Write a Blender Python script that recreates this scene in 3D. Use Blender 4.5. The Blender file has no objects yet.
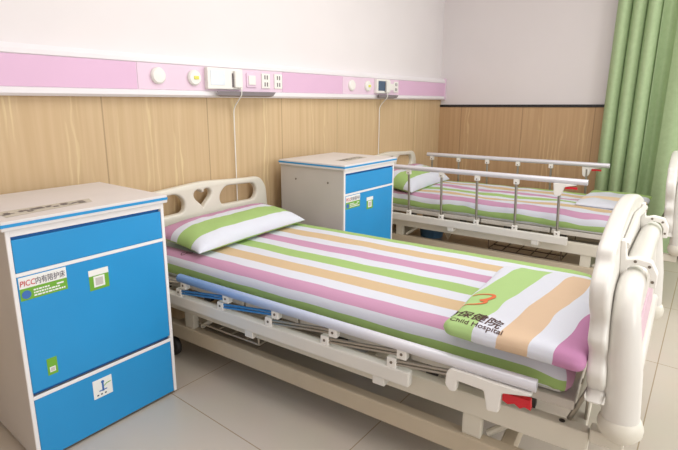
import bpy, bmesh, math, random
from mathutils import Vector, Matrix, noise
from mathutils.bvhtree import BVHTree
random.seed(7)
C = bpy.context.scene.collection
R = math.radians
PI = math.pi

# ------------------------------------------------------------------ materials
def lin(c):
    out = []
    for v in c[:3]:
        v = v / 255.0
        out.append(v / 12.92 if v <= 0.04045 else ((v + 0.055) / 1.055) ** 2.4)
    return (out[0], out[1], out[2], 1.0)

def nd(nt, t, **kw):
    n = nt.nodes.new(t)
    for k, v in kw.items():
        setattr(n, k, v)
    return n

def base_mat(name, rough=0.5, metal=0.0, spec=0.5):
    m = bpy.data.materials.new(name)
    m.use_nodes = True
    nt = m.node_tree
    b = nt.nodes['Principled BSDF']
    b.inputs['Roughness'].default_value = rough
    b.inputs['Metallic'].default_value = metal
    if 'Specular IOR Level' in b.inputs:
        b.inputs['Specular IOR Level'].default_value = spec
    return m, nt, b

def mat(name, col, rough=0.5, metal=0.0, var=0.05, scale=8.0, bump=0.0, spec=0.5):
    """plain surface with a faint procedural mottling"""
    m, nt, b = base_mat(name, rough, metal, spec)
    tc = nd(nt, 'ShaderNodeTexCoord')
    nz = nd(nt, 'ShaderNodeTexNoise')
    nz.inputs['Scale'].default_value = scale
    nz.inputs['Detail'].default_value = 3
    nt.links.new(tc.outputs['Object'], nz.inputs['Vector'])
    rp = nd(nt, 'ShaderNodeValToRGB')
    c = lin(col)
    rp.color_ramp.elements[0].position = 0.3
    rp.color_ramp.elements[1].position = 0.7
    rp.color_ramp.elements[0].color = tuple(x * (1 - var) for x in c[:3]) + (1,)
    rp.color_ramp.elements[1].color = tuple(min(1, x * (1 + var)) for x in c[:3]) + (1,)
    nt.links.new(nz.outputs['Fac'], rp.inputs['Fac'])
    nt.links.new(rp.outputs['Color'], b.inputs['Base Color'])
    if bump:
        n2 = nd(nt, 'ShaderNodeTexNoise')
        n2.inputs['Scale'].default_value = scale * 12
        nt.links.new(tc.outputs['Object'], n2.inputs['Vector'])
        bp = nd(nt, 'ShaderNodeBump')
        bp.inputs['Strength'].default_value = bump
        bp.inputs['Distance'].default_value = 0.004
        nt.links.new(n2.outputs['Fac'], bp.inputs['Height'])
        nt.links.new(bp.outputs['Normal'], b.inputs['Normal'])
    return m

def stripe_mat(name, stops, period=None, offset=0.0, wob=0.004, rough=0.85):
    """stripes read from UV.x ; stops = [(start, colour), ...] in metres"""
    m, nt, b = base_mat(name, rough, 0, 0.2)
    uv = nd(nt, 'ShaderNodeUVMap')
    sp = nd(nt, 'ShaderNodeSeparateXYZ')
    nt.links.new(uv.outputs['UV'], sp.inputs[0])
    nz = nd(nt, 'ShaderNodeTexNoise')
    nz.inputs['Scale'].default_value = 5.0
    nz.inputs['Detail'].default_value = 1.5
    nt.links.new(uv.outputs['UV'], nz.inputs['Vector'])
    w = nd(nt, 'ShaderNodeMath', operation='MULTIPLY_ADD')
    nt.links.new(nz.outputs['Fac'], w.inputs[0])
    w.inputs[1].default_value = wob * 2
    w.inputs[2].default_value = -wob - offset
    a = nd(nt, 'ShaderNodeMath', operation='ADD')
    nt.links.new(sp.outputs['X'], a.inputs[0])
    nt.links.new(w.outputs[0], a.inputs[1])
    lo = stops[0][0]
    hi = lo + period if period else stops[-1][0] + 0.2
    s = nd(nt, 'ShaderNodeMath', operation='SUBTRACT')
    nt.links.new(a.outputs[0], s.inputs[0])
    s.inputs[1].default_value = lo
    last = s
    if period:
        md = nd(nt, 'ShaderNodeMath', operation='FLOORED_MODULO')
        nt.links.new(s.outputs[0], md.inputs[0])
        md.inputs[1].default_value = period
        last = md
    dv = nd(nt, 'ShaderNodeMath', operation='DIVIDE')
    nt.links.new(last.outputs[0], dv.inputs[0])
    dv.inputs[1].default_value = hi - lo
    rp = nd(nt, 'ShaderNodeValToRGB')
    rp.color_ramp.interpolation = 'CONSTANT'
    el = rp.color_ramp.elements
    while len(el) > 1:
        el.remove(el[-1])
    el[0].position = 0
    el[0].color = lin(stops[0][1])
    for p, c in stops[1:]:
        e = el.new((p - lo) / (hi - lo))
        e.color = lin(c)
    nt.links.new(dv.outputs[0], rp.inputs['Fac'])
    # weave mottling
    n2 = nd(nt, 'ShaderNodeTexNoise')
    n2.inputs['Scale'].default_value = 420
    nt.links.new(uv.outputs['UV'], n2.inputs['Vector'])
    mx = nd(nt, 'ShaderNodeMix', data_type='RGBA', blend_type='MULTIPLY')
    mx.inputs['Factor'].default_value = 0.10
    nt.links.new(rp.outputs['Color'], mx.inputs[6])
    nt.links.new(n2.outputs['Color'], mx.inputs[7])
    nt.links.new(mx.outputs[2], b.inputs['Base Color'])
    bp = nd(nt, 'ShaderNodeBump')
    bp.inputs['Strength'].default_value = 0.25
    bp.inputs['Distance'].default_value = 0.01
    n3 = nd(nt, 'ShaderNodeTexNoise')
    n3.inputs['Scale'].default_value = 16
    n3.inputs['Detail'].default_value = 4
    nt.links.new(uv.outputs['UV'], n3.inputs['Vector'])
    nt.links.new(n3.outputs['Fac'], bp.inputs['Height'])
    nt.links.new(bp.outputs['Normal'], b.inputs['Normal'])
    return m

def wood_mat(name, axis, base, light, dark, seam0, seam_step):
    """vertical grained laminate: axis = world axis that runs along the wall"""
    m, nt, b = base_mat(name, 0.5, 0, 0.3)
    tc = nd(nt, 'ShaderNodeTexCoord')
    sp = nd(nt, 'ShaderNodeSeparateXYZ')
    nt.links.new(tc.outputs['Object'], sp.inputs[0])
    cb = nd(nt, 'ShaderNodeCombineXYZ')
    nt.links.new(sp.outputs[axis], cb.inputs[0])
    nt.links.new(sp.outputs['Z'], cb.inputs[2])
    def mapped(sx, sz):
        mp = nd(nt, 'ShaderNodeMapping')
        mp.inputs['Scale'].default_value = (sx, 1, sz)
        nt.links.new(cb.outputs[0], mp.inputs['Vector'])
        return mp
    # fine straight grain
    g = nd(nt, 'ShaderNodeTexNoise')
    g.inputs['Scale'].default_value = 1
    g.inputs['Detail'].default_value = 5
    nt.links.new(mapped(38, 1.1).outputs[0], g.inputs['Vector'])
    r1 = nd(nt, 'ShaderNodeValToRGB')
    r1.color_ramp.elements[0].position = 0.3
    r1.color_ramp.elements[0].color = lin(dark)
    r1.color_ramp.elements[1].position = 0.62
    r1.color_ramp.elements[1].color = lin(base)
    nt.links.new(g.outputs['Fac'], r1.inputs['Fac'])
    # cathedral figure
    w = nd(nt, 'ShaderNodeTexWave', wave_type='BANDS', bands_direction='X')
    w.inputs['Scale'].default_value = 9
    w.inputs['Distortion'].default_value = 7
    w.inputs['Detail'].default_value = 2
    w.inputs['Detail Scale'].default_value = 1.6
    nt.links.new(mapped(1.0, 0.22).outputs[0], w.inputs['Vector'])
    r2 = nd(nt, 'ShaderNodeValToRGB')
    r2.color_ramp.elements[0].position = 0.72
    r2.color_ramp.elements[0].color = (0, 0, 0, 1)
    r2.color_ramp.elements[1].position = 0.9
    r2.color_ramp.elements[1].color = (1, 1, 1, 1)
    nt.links.new(w.outputs['Fac'], r2.inputs['Fac'])
    k = nd(nt, 'ShaderNodeTexNoise')
    k.inputs['Scale'].default_value = 1
    k.inputs['Detail'].default_value = 1
    nt.links.new(mapped(8.5, 0.75).outputs[0], k.inputs['Vector'])
    r3 = nd(nt, 'ShaderNodeValToRGB')
    r3.color_ramp.elements[0].position = 0.56
    r3.color_ramp.elements[0].color = (0, 0, 0, 1)
    r3.color_ramp.elements[1].position = 0.68
    r3.color_ramp.elements[1].color = (1, 1, 1, 1)
    nt.links.new(k.outputs['Fac'], r3.inputs['Fac'])
    mu = nd(nt, 'ShaderNodeMath', operation='MULTIPLY')
    nt.links.new(r2.outputs['Color'], mu.inputs[0])
    nt.links.new(r3.outputs['Color'], mu.inputs[1])
    mu2 = nd(nt, 'ShaderNodeMath', operation='MULTIPLY')
    mu2.inputs[1].default_value = 0.6
    nt.links.new(mu.outputs[0], mu2.inputs[0])
    mx = nd(nt, 'ShaderNodeMix', data_type='RGBA')
    nt.links.new(mu2.outputs[0], mx.inputs['Factor'])
    nt.links.new(r1.outputs['Color'], mx.inputs[6])
    mx.inputs[7].default_value = lin(light)
    # panel seams
    s = nd(nt, 'ShaderNodeMath', operation='SUBTRACT')
    nt.links.new(sp.outputs[axis], s.inputs[0])
    s.inputs[1].default_value = seam0
    fm = nd(nt, 'ShaderNodeMath', operation='FLOORED_MODULO')
    nt.links.new(s.outputs[0], fm.inputs[0])
    fm.inputs[1].default_value = seam_step
    lt = nd(nt, 'ShaderNodeMath', operation='LESS_THAN')
    nt.links.new(fm.outputs[0], lt.inputs[0])
    lt.inputs[1].default_value = 0.007
    sm = nd(nt, 'ShaderNodeMath', operation='MULTIPLY')
    nt.links.new(lt.outputs[0], sm.inputs[0])
    sm.inputs[1].default_value = 0.45
    m2 = nd(nt, 'ShaderNodeMix', data_type='RGBA')
    nt.links.new(sm.outputs[0], m2.inputs['Factor'])
    nt.links.new(mx.outputs[2], m2.inputs[6])
    m2.inputs[7].default_value = lin((120, 92, 60))
    nt.links.new(m2.outputs[2], b.inputs['Base Color'])
    return m

def tile_mat(name):
    m, nt, b = base_mat(name, 0.22, 0, 0.5)
    tc = nd(nt, 'ShaderNodeTexCoord')
    mp = nd(nt, 'ShaderNodeMapping')
    mp.inputs['Location'].default_value = (-1.02 + 0.8 * 4, 0.6 + 3.2, 0)
    nt.links.new(tc.outputs['Object'], mp.inputs['Vector'])
    br = nd(nt, 'ShaderNodeTexBrick')
    br.offset = 0
    br.squash = 1
    br.inputs['Scale'].default_value = 1
    br.inputs['Mortar Size'].default_value = 0.0022
    br.inputs['Mortar Smooth'].default_value = 0.1
    br.inputs['Brick Width'].default_value = 0.8
    br.inputs['Row Height'].default_value = 0.8
    br.inputs['Color1'].default_value = lin((204, 194, 180))
    br.inputs['Color2'].default_value = lin((200, 190, 176))
    br.inputs['Mortar'].default_value = lin((166, 148, 124))
    nt.links.new(mp.outputs[0], br.inputs['Vector'])
    nz = nd(nt, 'ShaderNodeTexNoise')
    nz.inputs['Scale'].default_value = 5
    nz.inputs['Detail'].default_value = 5
    nt.links.new(tc.outputs['Object'], nz.inputs['Vector'])
    mx = nd(nt, 'ShaderNodeMix', data_type='RGBA', blend_type='MULTIPLY')
    mx.inputs['Factor'].default_value = 0.08
    nt.links.new(br.outputs['Color'], mx.inputs[6])
    nt.links.new(nz.outputs['Color'], mx.inputs[7])
    nt.links.new(mx.outputs[2], b.inputs['Base Color'])
    return m

def tinted_tube_mat(name):
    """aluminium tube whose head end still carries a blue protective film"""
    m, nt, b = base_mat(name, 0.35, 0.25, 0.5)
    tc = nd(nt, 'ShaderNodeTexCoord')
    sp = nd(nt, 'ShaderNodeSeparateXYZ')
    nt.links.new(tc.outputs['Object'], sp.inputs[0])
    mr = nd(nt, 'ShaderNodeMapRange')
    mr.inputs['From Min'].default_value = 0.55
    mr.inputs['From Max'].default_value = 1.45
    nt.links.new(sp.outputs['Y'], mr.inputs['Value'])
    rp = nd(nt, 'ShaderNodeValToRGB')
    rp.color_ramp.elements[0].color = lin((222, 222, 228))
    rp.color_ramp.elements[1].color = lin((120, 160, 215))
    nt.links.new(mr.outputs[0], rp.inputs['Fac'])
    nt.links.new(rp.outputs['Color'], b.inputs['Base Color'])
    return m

PINK, GREEN, TAN, WHITE = (202, 154, 182), (166, 196, 122), (212, 186, 148), (219, 222, 231)
M = {}
M['wall'] = mat('wall_paint', (232, 226, 225), 0.8, var=0.015, scale=2)
M['wall_side'] = mat('side_wall_paint', (228, 222, 221), 0.8, var=0.015, scale=2)
M['wood_back'] = wood_mat('wood_laminate', 'X', (208, 181, 142), (228, 209, 162), (197, 168, 128), 1.131, 0.61)
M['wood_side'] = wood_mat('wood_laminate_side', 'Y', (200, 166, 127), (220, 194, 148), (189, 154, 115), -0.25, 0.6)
M['black'] = mat('black_trim', (38, 36, 38), 0.5)
M['tile'] = tile_mat('floor_tile')
M['cream'] = mat('cream_plastic', (222, 217, 202), 0.38, var=0.02)
M['ivory'] = mat('ivory_plastic', (224, 221, 213), 0.32, var=0.02)
M['frame'] = mat('cream_powder_coat', (216, 210, 194), 0.42, var=0.03)
M['beam'] = mat('floor_frame_paint', (196, 182, 158), 0.45, var=0.04)
M['deck'] = mat('grey_deck', (206, 200, 190), 0.5, var=0.03)
M['steel'] = mat('brushed_steel', (170, 165, 155), 0.3, metal=0.85, var=0.05)
M['alu'] = mat('satin_aluminium', (226, 225, 230), 0.33, metal=0.25, var=0.02)
M['film_tube'] = tinted_tube_mat('filmed_tube')
M['film'] = mat('blue_film', (58, 128, 190), 0.3, var=0.1, scale=30)  # blue colouring for two posts towards the head end
M['whiteplastic'] = mat('white_plastic', (238, 235, 228), 0.4, var=0.01)
M['red'] = mat('red_plastic', (205, 28, 42), 0.4)
M['dark'] = mat('dark_rubber', (52, 46, 42), 0.6)
M['wire'] = mat('dark_wire', (84, 68, 52), 0.45, metal=0.3)
M['wire_light'] = mat('light_wire', (196, 186, 168), 0.4, metal=0.2)
M['blue'] = mat('blue_laminate', (36, 148, 210), 0.35, var=0.04, scale=3)
M['blue_dark'] = mat('blue_recess', (18, 98, 168), 0.5)  # darker than the laminate: shade of the finger grooves put into the colour
M['edge_white'] = mat('white_edging', (240, 237, 236), 0.4, var=0.01)
M['side'] = mat('grey_laminate', (200, 195, 189), 0.5, var=0.03, scale=4)
M['top'] = mat('cabinet_top', (222, 218, 216), 0.3, var=0.02)
M['pink'] = mat('pink_panel', (224, 184, 212), 0.45, var=0.02, scale=3)
M['pink_light'] = mat('pale_pink_panel', (232, 205, 222), 0.45, var=0.02, scale=3)
M['ledge'] = mat('white_ledge', (236, 231, 233), 0.4, var=0.01)
M['trough'] = mat('grey_trough', (132, 124, 126), 0.5)
M['shadow_grey'] = mat('grey_socket', (110, 102, 106), 0.6)
M['screen'] = mat('dark_screen', (70, 92, 116), 0.25)
M['screen_pale'] = mat('pale_screen', (222, 229, 236), 0.3)
M['yellow'] = mat('yellow_mark', (226, 222, 96), 0.5)
M['paper'] = mat('label_paper', (198, 190, 172), 0.7, var=0.05)
M['smudge'] = mat('faded_print', (120, 110, 104), 0.7)
M['sticker_green'] = mat('sticker_green', (112, 172, 52), 0.5, var=0.05)
M['sticker_white'] = mat('sticker_white', (240, 240, 236), 0.5, var=0.01)
M['ink_red'] = mat('ink_red', (200, 30, 48), 0.6)
M['ink_dark'] = mat('ink_dark', (70, 60, 80), 0.6)
M['ink_blue'] = mat('ink_blue', (60, 110, 180), 0.6)
M['ink_brown'] = mat('ink_brown', (74, 44, 38), 0.7)
M['ink_orange'] = mat('ink_orange', (220, 112, 62), 0.7)
M['matt_white'] = mat('mattress_ticking', (222, 220, 216), 0.8)
M['screw'] = mat('screw_dark', (120, 110, 98), 0.4, metal=0.4)
M['box_blue'] = mat('blue_tub_plastic', (104, 150, 192), 0.4)
M['decal'] = mat('pink_decal', (222, 190, 204), 0.4)
per = 0.465
def sheet_stops(o=0.0):
    # walking from +x towards -x the order is pink white green white tan white
    return [(0, WHITE), (0.07, TAN), (0.155, WHITE), (0.225, GREEN), (0.31, WHITE), (0.38, PINK)]
M['sheet'] = stripe_mat('striped_sheet', sheet_stops(), period=per, offset=0.10, wob=0.006)
M['sheet2'] = stripe_mat('striped_sheet_creased', sheet_stops(), period=per, offset=0.10, wob=0.03)
M['pillow'] = stripe_mat('striped_pillowcase', [(-1, GREEN), (-0.205, WHITE), (-0.11, GREEN), (0.0, WHITE), (0.045, PINK), (0.14, WHITE), (0.30, TAN)], wob=0.004)
QG = (176, 208, 138); QK = (196, 138, 176)
M['quilt'] = stripe_mat('striped_quilt_cover', [(-1, QK), (0.012, WHITE), (0.07, (218, 190, 160)), (0.155, WHITE), (0.225, QG), (0.34, WHITE), (0.43, TAN)], wob=0.006)
M['quilt2'] = stripe_mat('pale_quilt_cover', [(-1, WHITE), (-.05, (236, 212, 178)), (.06, WHITE), (.24, GREEN), (0.6, WHITE), (.7, TAN)], wob=0.02)
M['stitch'] = mat('printed_logo', (92, 64, 60), 0.8)

def curtain_mat():
    m, nt, b = base_mat('green_curtain_cloth', 0.75, 0, 0.2)
    tc = nd(nt, 'ShaderNodeTexCoord')
    nz = nd(nt, 'ShaderNodeTexNoise')
    nz.inputs['Scale'].default_value = 30
    nt.links.new(tc.outputs['Object'], nz.inputs['Vector'])
    rp = nd(nt, 'ShaderNodeValToRGB')
    rp.color_ramp.elements[0].color = lin((160, 182, 138))
    rp.color_ramp.elements[1].color = lin((178, 198, 154))
    nt.links.new(nz.outputs['Fac'], rp.inputs['Fac'])
    nt.links.new(rp.outputs['Color'], b.inputs['Base Color'])
    return m
M['curtain'] = curtain_mat()

# ------------------------------------------------------------------ geometry helpers
def link(name, bm, m, parent=None, smooth=False, angle=40):
    me = bpy.data.meshes.new(name)
    bmesh.ops.recalc_face_normals(bm, faces=bm.faces[:])
    bm.to_mesh(me)
    bm.free()
    if smooth:
        for p in me.polygons:
            p.use_smooth = True
        if angle:
            try:
                me.set_sharp_from_angle(angle=R(angle))
            except Exception:
                pass
    o = bpy.data.objects.new(name, me)
    C.objects.link(o)
    if isinstance(m, (list, tuple)):
        for q in m:
            me.materials.append(q)
    else:
        me.materials.append(m)
    if parent:
        o.parent = parent
    return o

def thing(name, label, cat, loc=(0, 0, 0), rz=0.0, group=None):
    o = bpy.data.objects.new(name, None)
    o.empty_display_size = 0.1
    C.objects.link(o)
    o.location = loc
    o.rotation_euler = (0, 0, rz)
    o['label'] = label
    o['category'] = cat
    if group:
        o['group'] = group
    return o

def tag(o, label, cat, group=None):
    o['label'] = label
    o['category'] = cat
    if group:
        o['group'] = group
    return o

def struct(name, bm, m):
    o = link(name, bm, m)
    o['kind'] = 'structure'
    return o

def box(bm, lo, hi, bev=0.0, seg=2, mi=0):
    lo = Vector(lo); hi = Vector(hi)
    c = (lo + hi) / 2
    s = hi - lo
    r = bmesh.ops.create_cube(bm, size=1, matrix=Matrix.Translation(c) @ Matrix.Diagonal((abs(s.x), abs(s.y), abs(s.z), 1)))
    vs = r['verts']
    fs = set(f for v in vs for f in v.link_faces)
    if bev:
        es = list(set(e for v in vs for e in v.link_edges))
        rr = bmesh.ops.bevel(bm, geom=es, offset=bev, segments=seg, profile=0.6, affect='EDGES')
        fs |= set(rr['faces'])
    for f in fs:
        if f.is_valid:
            f.material_index = mi

def fillet(pts, rad, n=6):
    pts = [Vector(p) for p in pts]
    out = [pts[0]]
    for i in range(1, len(pts) - 1):
        a, b, c = pts[i - 1], pts[i], pts[i + 1]
        d1 = (a - b); d2 = (c - b)
        r = min(rad, d1.length * 0.49, d2.length * 0.49)
        p1 = b + d1.normalized() * r
        p2 = b + d2.normalized() * r
        for k in range(n + 1):
            t = k / n
            out.append((1 - t) ** 2 * p1 + 2 * t * (1 - t) * b + t * t * p2)
    out.append(pts[-1])
    return out

def tube(bm, pts, r, seg=12, cap=True, flat=1.0):
    pts = [Vector(p) for p in pts]
    rings = []
    t0 = (pts[1] - pts[0]).normalized()
    up = Vector((0, 0, 1)) if abs(t0.z) < 0.9 else Vector((0, 1, 0))
    nrm = t0.cross(up).normalized()
    for i, p in enumerate(pts):
        if i == 0:
            t = pts[1] - pts[0]
        elif i == len(pts) - 1:
            t = pts[-1] - pts[-2]
        else:
            t = (pts[i + 1] - p).normalized() + (p - pts[i - 1]).normalized()
        t.normalize()
        nrm = (nrm - t * nrm.dot(t)).normalized()
        bn = t.cross(nrm)
        rr = r(p) if callable(r) else r
        rings.append([bm.verts.new(p + nrm * math.cos(a) * rr + bn * math.sin(a) * rr * flat) for a in (2 * PI * k / seg for k in range(seg))])
    for a, b in zip(rings, rings[1:]):
        for k in range(seg):
            bm.faces.new((a[k], a[(k + 1) % seg], b[(k + 1) % seg], b[k]))
    if cap:
        bm.faces.new(rings[0][::-1])
        bm.faces.new(rings[-1])

def lathe(bm, prof, centre, axis='Z', seg=24):
    """prof = [(radius, height)]"""
    rings = []
    c = Vector(centre)
    for r, h in prof:
        ring = []
        for k in range(seg):
            a = 2 * PI * k / seg
            x, y = r * math.cos(a), r * math.sin(a)
            v = {'Z': Vector((x, y, h)), 'Y': Vector((x, h, y)), 'X': Vector((h, x, y))}[axis]
            ring.append(bm.verts.new(c + v))
        rings.append(ring)
    for a, b in zip(rings, rings[1:]):
        for k in range(seg):
            bm.faces.new((a[k], a[(k + 1) % seg], b[(k + 1) % seg], b[k]))
    bm.faces.new(rings[0][::-1])
    bm.faces.new(rings[-1])

def profile_mesh(splines, depth, bev, name='profile', bevres=3):
    """2-D outlines (first solid, others holes) in X-Z turned into a rounded slab along Y"""
    cu = bpy.data.curves.new(name, 'CURVE')
    cu.dimensions = '2D'
    cu.fill_mode = 'BOTH'
    cu.extrude = depth / 2 - bev
    cu.bevel_depth = bev
    cu.offset = -bev
    cu.bevel_resolution = bevres
    for pts in splines:
        s = cu.splines.new('POLY')
        s.points.add(len(pts) - 1)
        for p, q in zip(s.points, pts):
            p.co = (q[0], q[1], 0, 1)
        s.use_cyclic_u = True
    o = bpy.data.objects.new(name, cu)
    C.objects.link(o)
    bpy.context.view_layer.update()
    dg = bpy.context.evaluated_depsgraph_get()
    me = bpy.data.meshes.new_from_object(o.evaluated_get(dg))
    bpy.data.objects.remove(o)
    bm = bmesh.new()
    bm.from_mesh(me)
    bpy.data.meshes.remove(me)
    bmesh.ops.transform(bm, matrix=Matrix.Rotation(PI / 2, 4, 'X'), verts=bm.verts[:])
    bmesh.ops.remove_doubles(bm, verts=bm.verts[:], dist=1e-5)
    return bm

def text_bm(txt, size, shear=0.0, extrude=0.0, bold=0.0):
    cu = bpy.data.curves.new('lettering', 'FONT')
    cu.body = txt
    cu.size = size
    cu.shear = shear
    cu.extrude = extrude
    cu.offset = bold
    cu.resolution_u = 3
    o = bpy.data.objects.new('lettering', cu)
    C.objects.link(o)
    bpy.context.view_layer.update()
    dg = bpy.context.evaluated_depsgraph_get()
    me = bpy.data.meshes.new_from_object(o.evaluated_get(dg))
    bpy.data.objects.remove(o)
    bm = bmesh.new()
    bm.from_mesh(me)
    bpy.data.meshes.remove(me)
    return bm

def fit_text(bm, x0, x1, y0, y1):
    xs = [v.co.x for v in bm.verts]; ys = [v.co.y for v in bm.verts]
    if not xs:
        return
    a, b, c, d = min(xs), max(xs), min(ys), max(ys)
    for v in bm.verts:
        v.co.x = x0 + (v.co.x - a) / (b - a) * (x1 - x0)
        v.co.y = y0 + (v.co.y - c) / (d - c) * (y1 - y0)

def smooth_closed(pts, n=6):
    """Catmull-Rom through a closed list of 2-D points"""
    out = []
    L = len(pts)
    for i in range(L):
        p0, p1, p2, p3 = (Vector(pts[(i + k) % L]) for k in (-1, 0, 1, 2))
        for k in range(n):
            t = k / n
            q = 0.5 * ((2 * p1) + (p2 - p0) * t + (2 * p0 - 5 * p1 + 4 * p2 - p3) * t * t + (3 * p1 - p0 - 3 * p2 + p3) * t ** 3)
            out.append((q.x, q.y))
    return out

def round_poly(pts, rad, n=6):
    out = []
    L = len(pts)
    for i in range(L):
        a, b, c = (Vector(pts[(i + k) % L]) for k in (-1, 0, 1))
        d1, d2 = a - b, c - b
        r = min(rad, d1.length * 0.49, d2.length * 0.49)
        p1, p2 = b + d1.normalized() * r, b + d2.normalized() * r
        for k in range(n + 1):
            t = k / n
            q = (1 - t) ** 2 * p1 + 2 * t * (1 - t) * b + t * t * p2
            out.append((q.x, q.y))
    return out

def rbox_cloth(h, r, nx, ny, nz, ufun, disp):
    """dense rounded box with UVs ; h half extents ; centre at 0 ; ufun(p, face)->(u,v) ; disp(p)->Vector"""
    bm = bmesh.new()
    uvl = bm.loops.layers.uv.new('UVMap')
    cache = {}
    hx, hy, hz = h
    def vert(p):
        key = (round(p[0], 5), round(p[1], 5), round(p[2], 5))
        if key not in cache:
            q = Vector(p)
            inn = Vector((max(-hx + r, min(hx - r, q.x)), max(-hy + r, min(hy - r, q.y)), max(-hz + r, min(hz - r, q.z))))
            d = q - inn
            if d.length > 1e-9:
                q = inn + d.normalized() * r
            cache[key] = bm.verts.new(q + disp(q))
        return cache[key]
    def face(P, tagname):
        f = bm.faces.new([vert(p) for p in P])
        for l, p in zip(f.loops, P):
            l[uvl].uv = ufun(p, tagname)
    L = lambda a, n: [-a + 2 * a * i / n for i in range(n + 1)]
    X, Y, Z = L(hx, nx), L(hy, ny), L(hz, nz)
    for i in range(nx):
        for j in range(ny):
            face([(X[i], Y[j], hz), (X[i + 1], Y[j], hz), (X[i + 1], Y[j + 1], hz), (X[i], Y[j + 1], hz)], 'top')
            face([(X[i], Y[j], -hz), (X[i], Y[j + 1], -hz), (X[i + 1], Y[j + 1], -hz), (X[i + 1], Y[j], -hz)], 'bot')
    for j in range(ny):
        for k in range(nz):
            face([(hx, Y[j], Z[k]), (hx, Y[j + 1], Z[k]), (hx, Y[j + 1], Z[k + 1]), (hx, Y[j], Z[k + 1])], 'xp')
            face([(-hx, Y[j], Z[k]), (-hx, Y[j], Z[k + 1]), (-hx, Y[j + 1], Z[k + 1]), (-hx, Y[j + 1], Z[k])], 'xm')
    for i in range(nx):
        for k in range(nz):
            face([(X[i], -hy, Z[k]), (X[i + 1], -hy, Z[k]), (X[i + 1], -hy, Z[k + 1]), (X[i], -hy, Z[k + 1])], 'ym')
            face([(X[i], hy, Z[k]), (X[i], hy, Z[k + 1]), (X[i + 1], hy, Z[k + 1]), (X[i + 1], hy, Z[k])], 'yp')
    return bm

# ------------------------------------------------------------------ room
XW = 4.749
ZT = 1.19
bm = bmesh.new(); box(bm, (-1.2, -4.6, -0.05), (XW + 0.1, 0.1, 0)); struct('floor', bm, M['tile'])
bm = bmesh.new(); box(bm, (-1.2, 0, 0), (XW + 0.1, 0.1, 2.8)); struct('wall_back', bm, M['wall'])
bm = bmesh.new(); box(bm, (XW, -4.6, 0), (XW + 0.1, 0, 2.8)); struct('wall_right', bm, M['wall_side'])
bm = bmesh.new(); box(bm, (-1.3, -4.6, 0), (-1.2, 0.1, 2.8)); struct('wall_left', bm, M['wall'])
bm = bmesh.new(); box(bm, (-1.3, -4.6, 2.8), (XW + 0.1, 0.1, 2.9)); struct('ceiling', bm, M['wall'])
bm = bmesh.new(); box(bm, (-1.2, -0.012, 0), (XW - 0.001, 0, 1.26)); struct('trim_1', bm, M['wood_back'])
bm = bmesh.new(); box(bm, (XW - 0.012, -4.6, 0), (XW, -0.0125, ZT - 0.012)); struct('trim_2', bm, M['wood_side'])
bm = bmesh.new(); box(bm, (XW - 0.02, -4.6, ZT - 0.012), (XW, -0.0125, ZT + 0.012), 0.003); struct('trim_3', bm, M['black'])

# ------------------------------------------------------------------ wall equipment strip
t = thing('medical_wall_panel', 'long pink and white bed-head service panel on the wall above both beds', 'wall panel', (0, 0, 1.25))
Z0 = 1.251
def pz(z): return z - 1.25
x0, x1 = -1.2, XW - 0.002
bm = bmesh.new()
prof = [(-0.0, 1.251), (-0.05, 1.251), (-0.062, 1.262), (-0.062, 1.283), (-0.055, 1.288), (-0.055, 1.414), (-0.062, 1.419), (-0.062, 1.436), (-0.05, 1.458), (-0.0, 1.462)]
ra = [bm.verts.new((x0, y, pz(z))) for y, z in prof]
rb = [bm.verts.new((x1, y, pz(z))) for y, z in prof]
for i in range(len(prof) - 1):
    bm.faces.new((ra[i], ra[i + 1], rb[i + 1], rb[i]))
bm.faces.new(ra); bm.faces.new(rb[::-1])
link('housing', bm, M['ledge'], t)
def strip(a, b, m, y=-0.058):
    bm = bmesh.new(); box(bm, (a, y, pz(1.288)), (b, -0.05, pz(1.414)), 0.001, 1); link('face_strip', bm, m, t)
strip(x0, 1.30, M['pink']); strip(1.303, 2.318, M['pink_light']); strip(2.321, 2.97, M['pink']); strip(2.973, 3.80, M['pink_light']); strip(3.803, XW - 0.03, M['pink'])
bm = bmesh.new(); box(bm, (XW - 0.03, -0.066, pz(1.25)), (XW - 0.003, -0.002, pz(1.462)), 0.004); link('end_cap', bm, M['pink_light'], t)
def gas(x, z, mk):
    bm = bmesh.new(); lathe(bm, [(0.041, 0.0), (0.041, -0.012), (0.034, -0.020), (0.012, -0.022)], (x, -0.057, pz(z)), 'Y', 28)
    o = link('gas_outlet', bm, M['whiteplastic'], t, True)
    if mk:
        bm = bmesh.new(); box(bm, (x - 0.012, -0.083, pz(z) - 0.009), (x + 0.018, -0.078, pz(z) + 0.009), 0.002); link('mark', bm, mk, o)
    return o
gas(1.412, 1.355, None); gas(1.630, 1.353, M['yellow'])
gas(3.08, 1.352, None); gas(3.30, 1.352, M['yellow'])
def ctrl(xa, xb, scr, half):
    bm = bmesh.new(); box(bm, (xa, -0.088, pz(1.296)), (xb, -0.057, pz(1.412)), 0.006); o = link('call_unit', bm, M['whiteplastic'], t)
    bm = bmesh.new(); box(bm, (xa + 0.02, -0.0905, pz(1.318)), (xa + 0.02 + half, -0.086, pz(1.396)), 0.002); link('screen', bm, scr, o)
    bm = bmesh.new(); box(bm, (xb - 0.075, -0.108, pz(1.306)), (xb - 0.02, -0.087, pz(1.40)), 0.006); hs = link('handset', bm, M['whiteplastic'], t)
    bm = bmesh.new(); box(bm, (xb - 0.083, -0.094, pz(1.31)), (xb - 0.0765, -0.086, pz(1.385)), 0.001); link('slot', bm, M['shadow_grey'], o)
ctrl(1.70, 1.955, M['screen_pale'], 0.10); ctrl(3.40, 3.60, M['screen'], 0.115)
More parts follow.
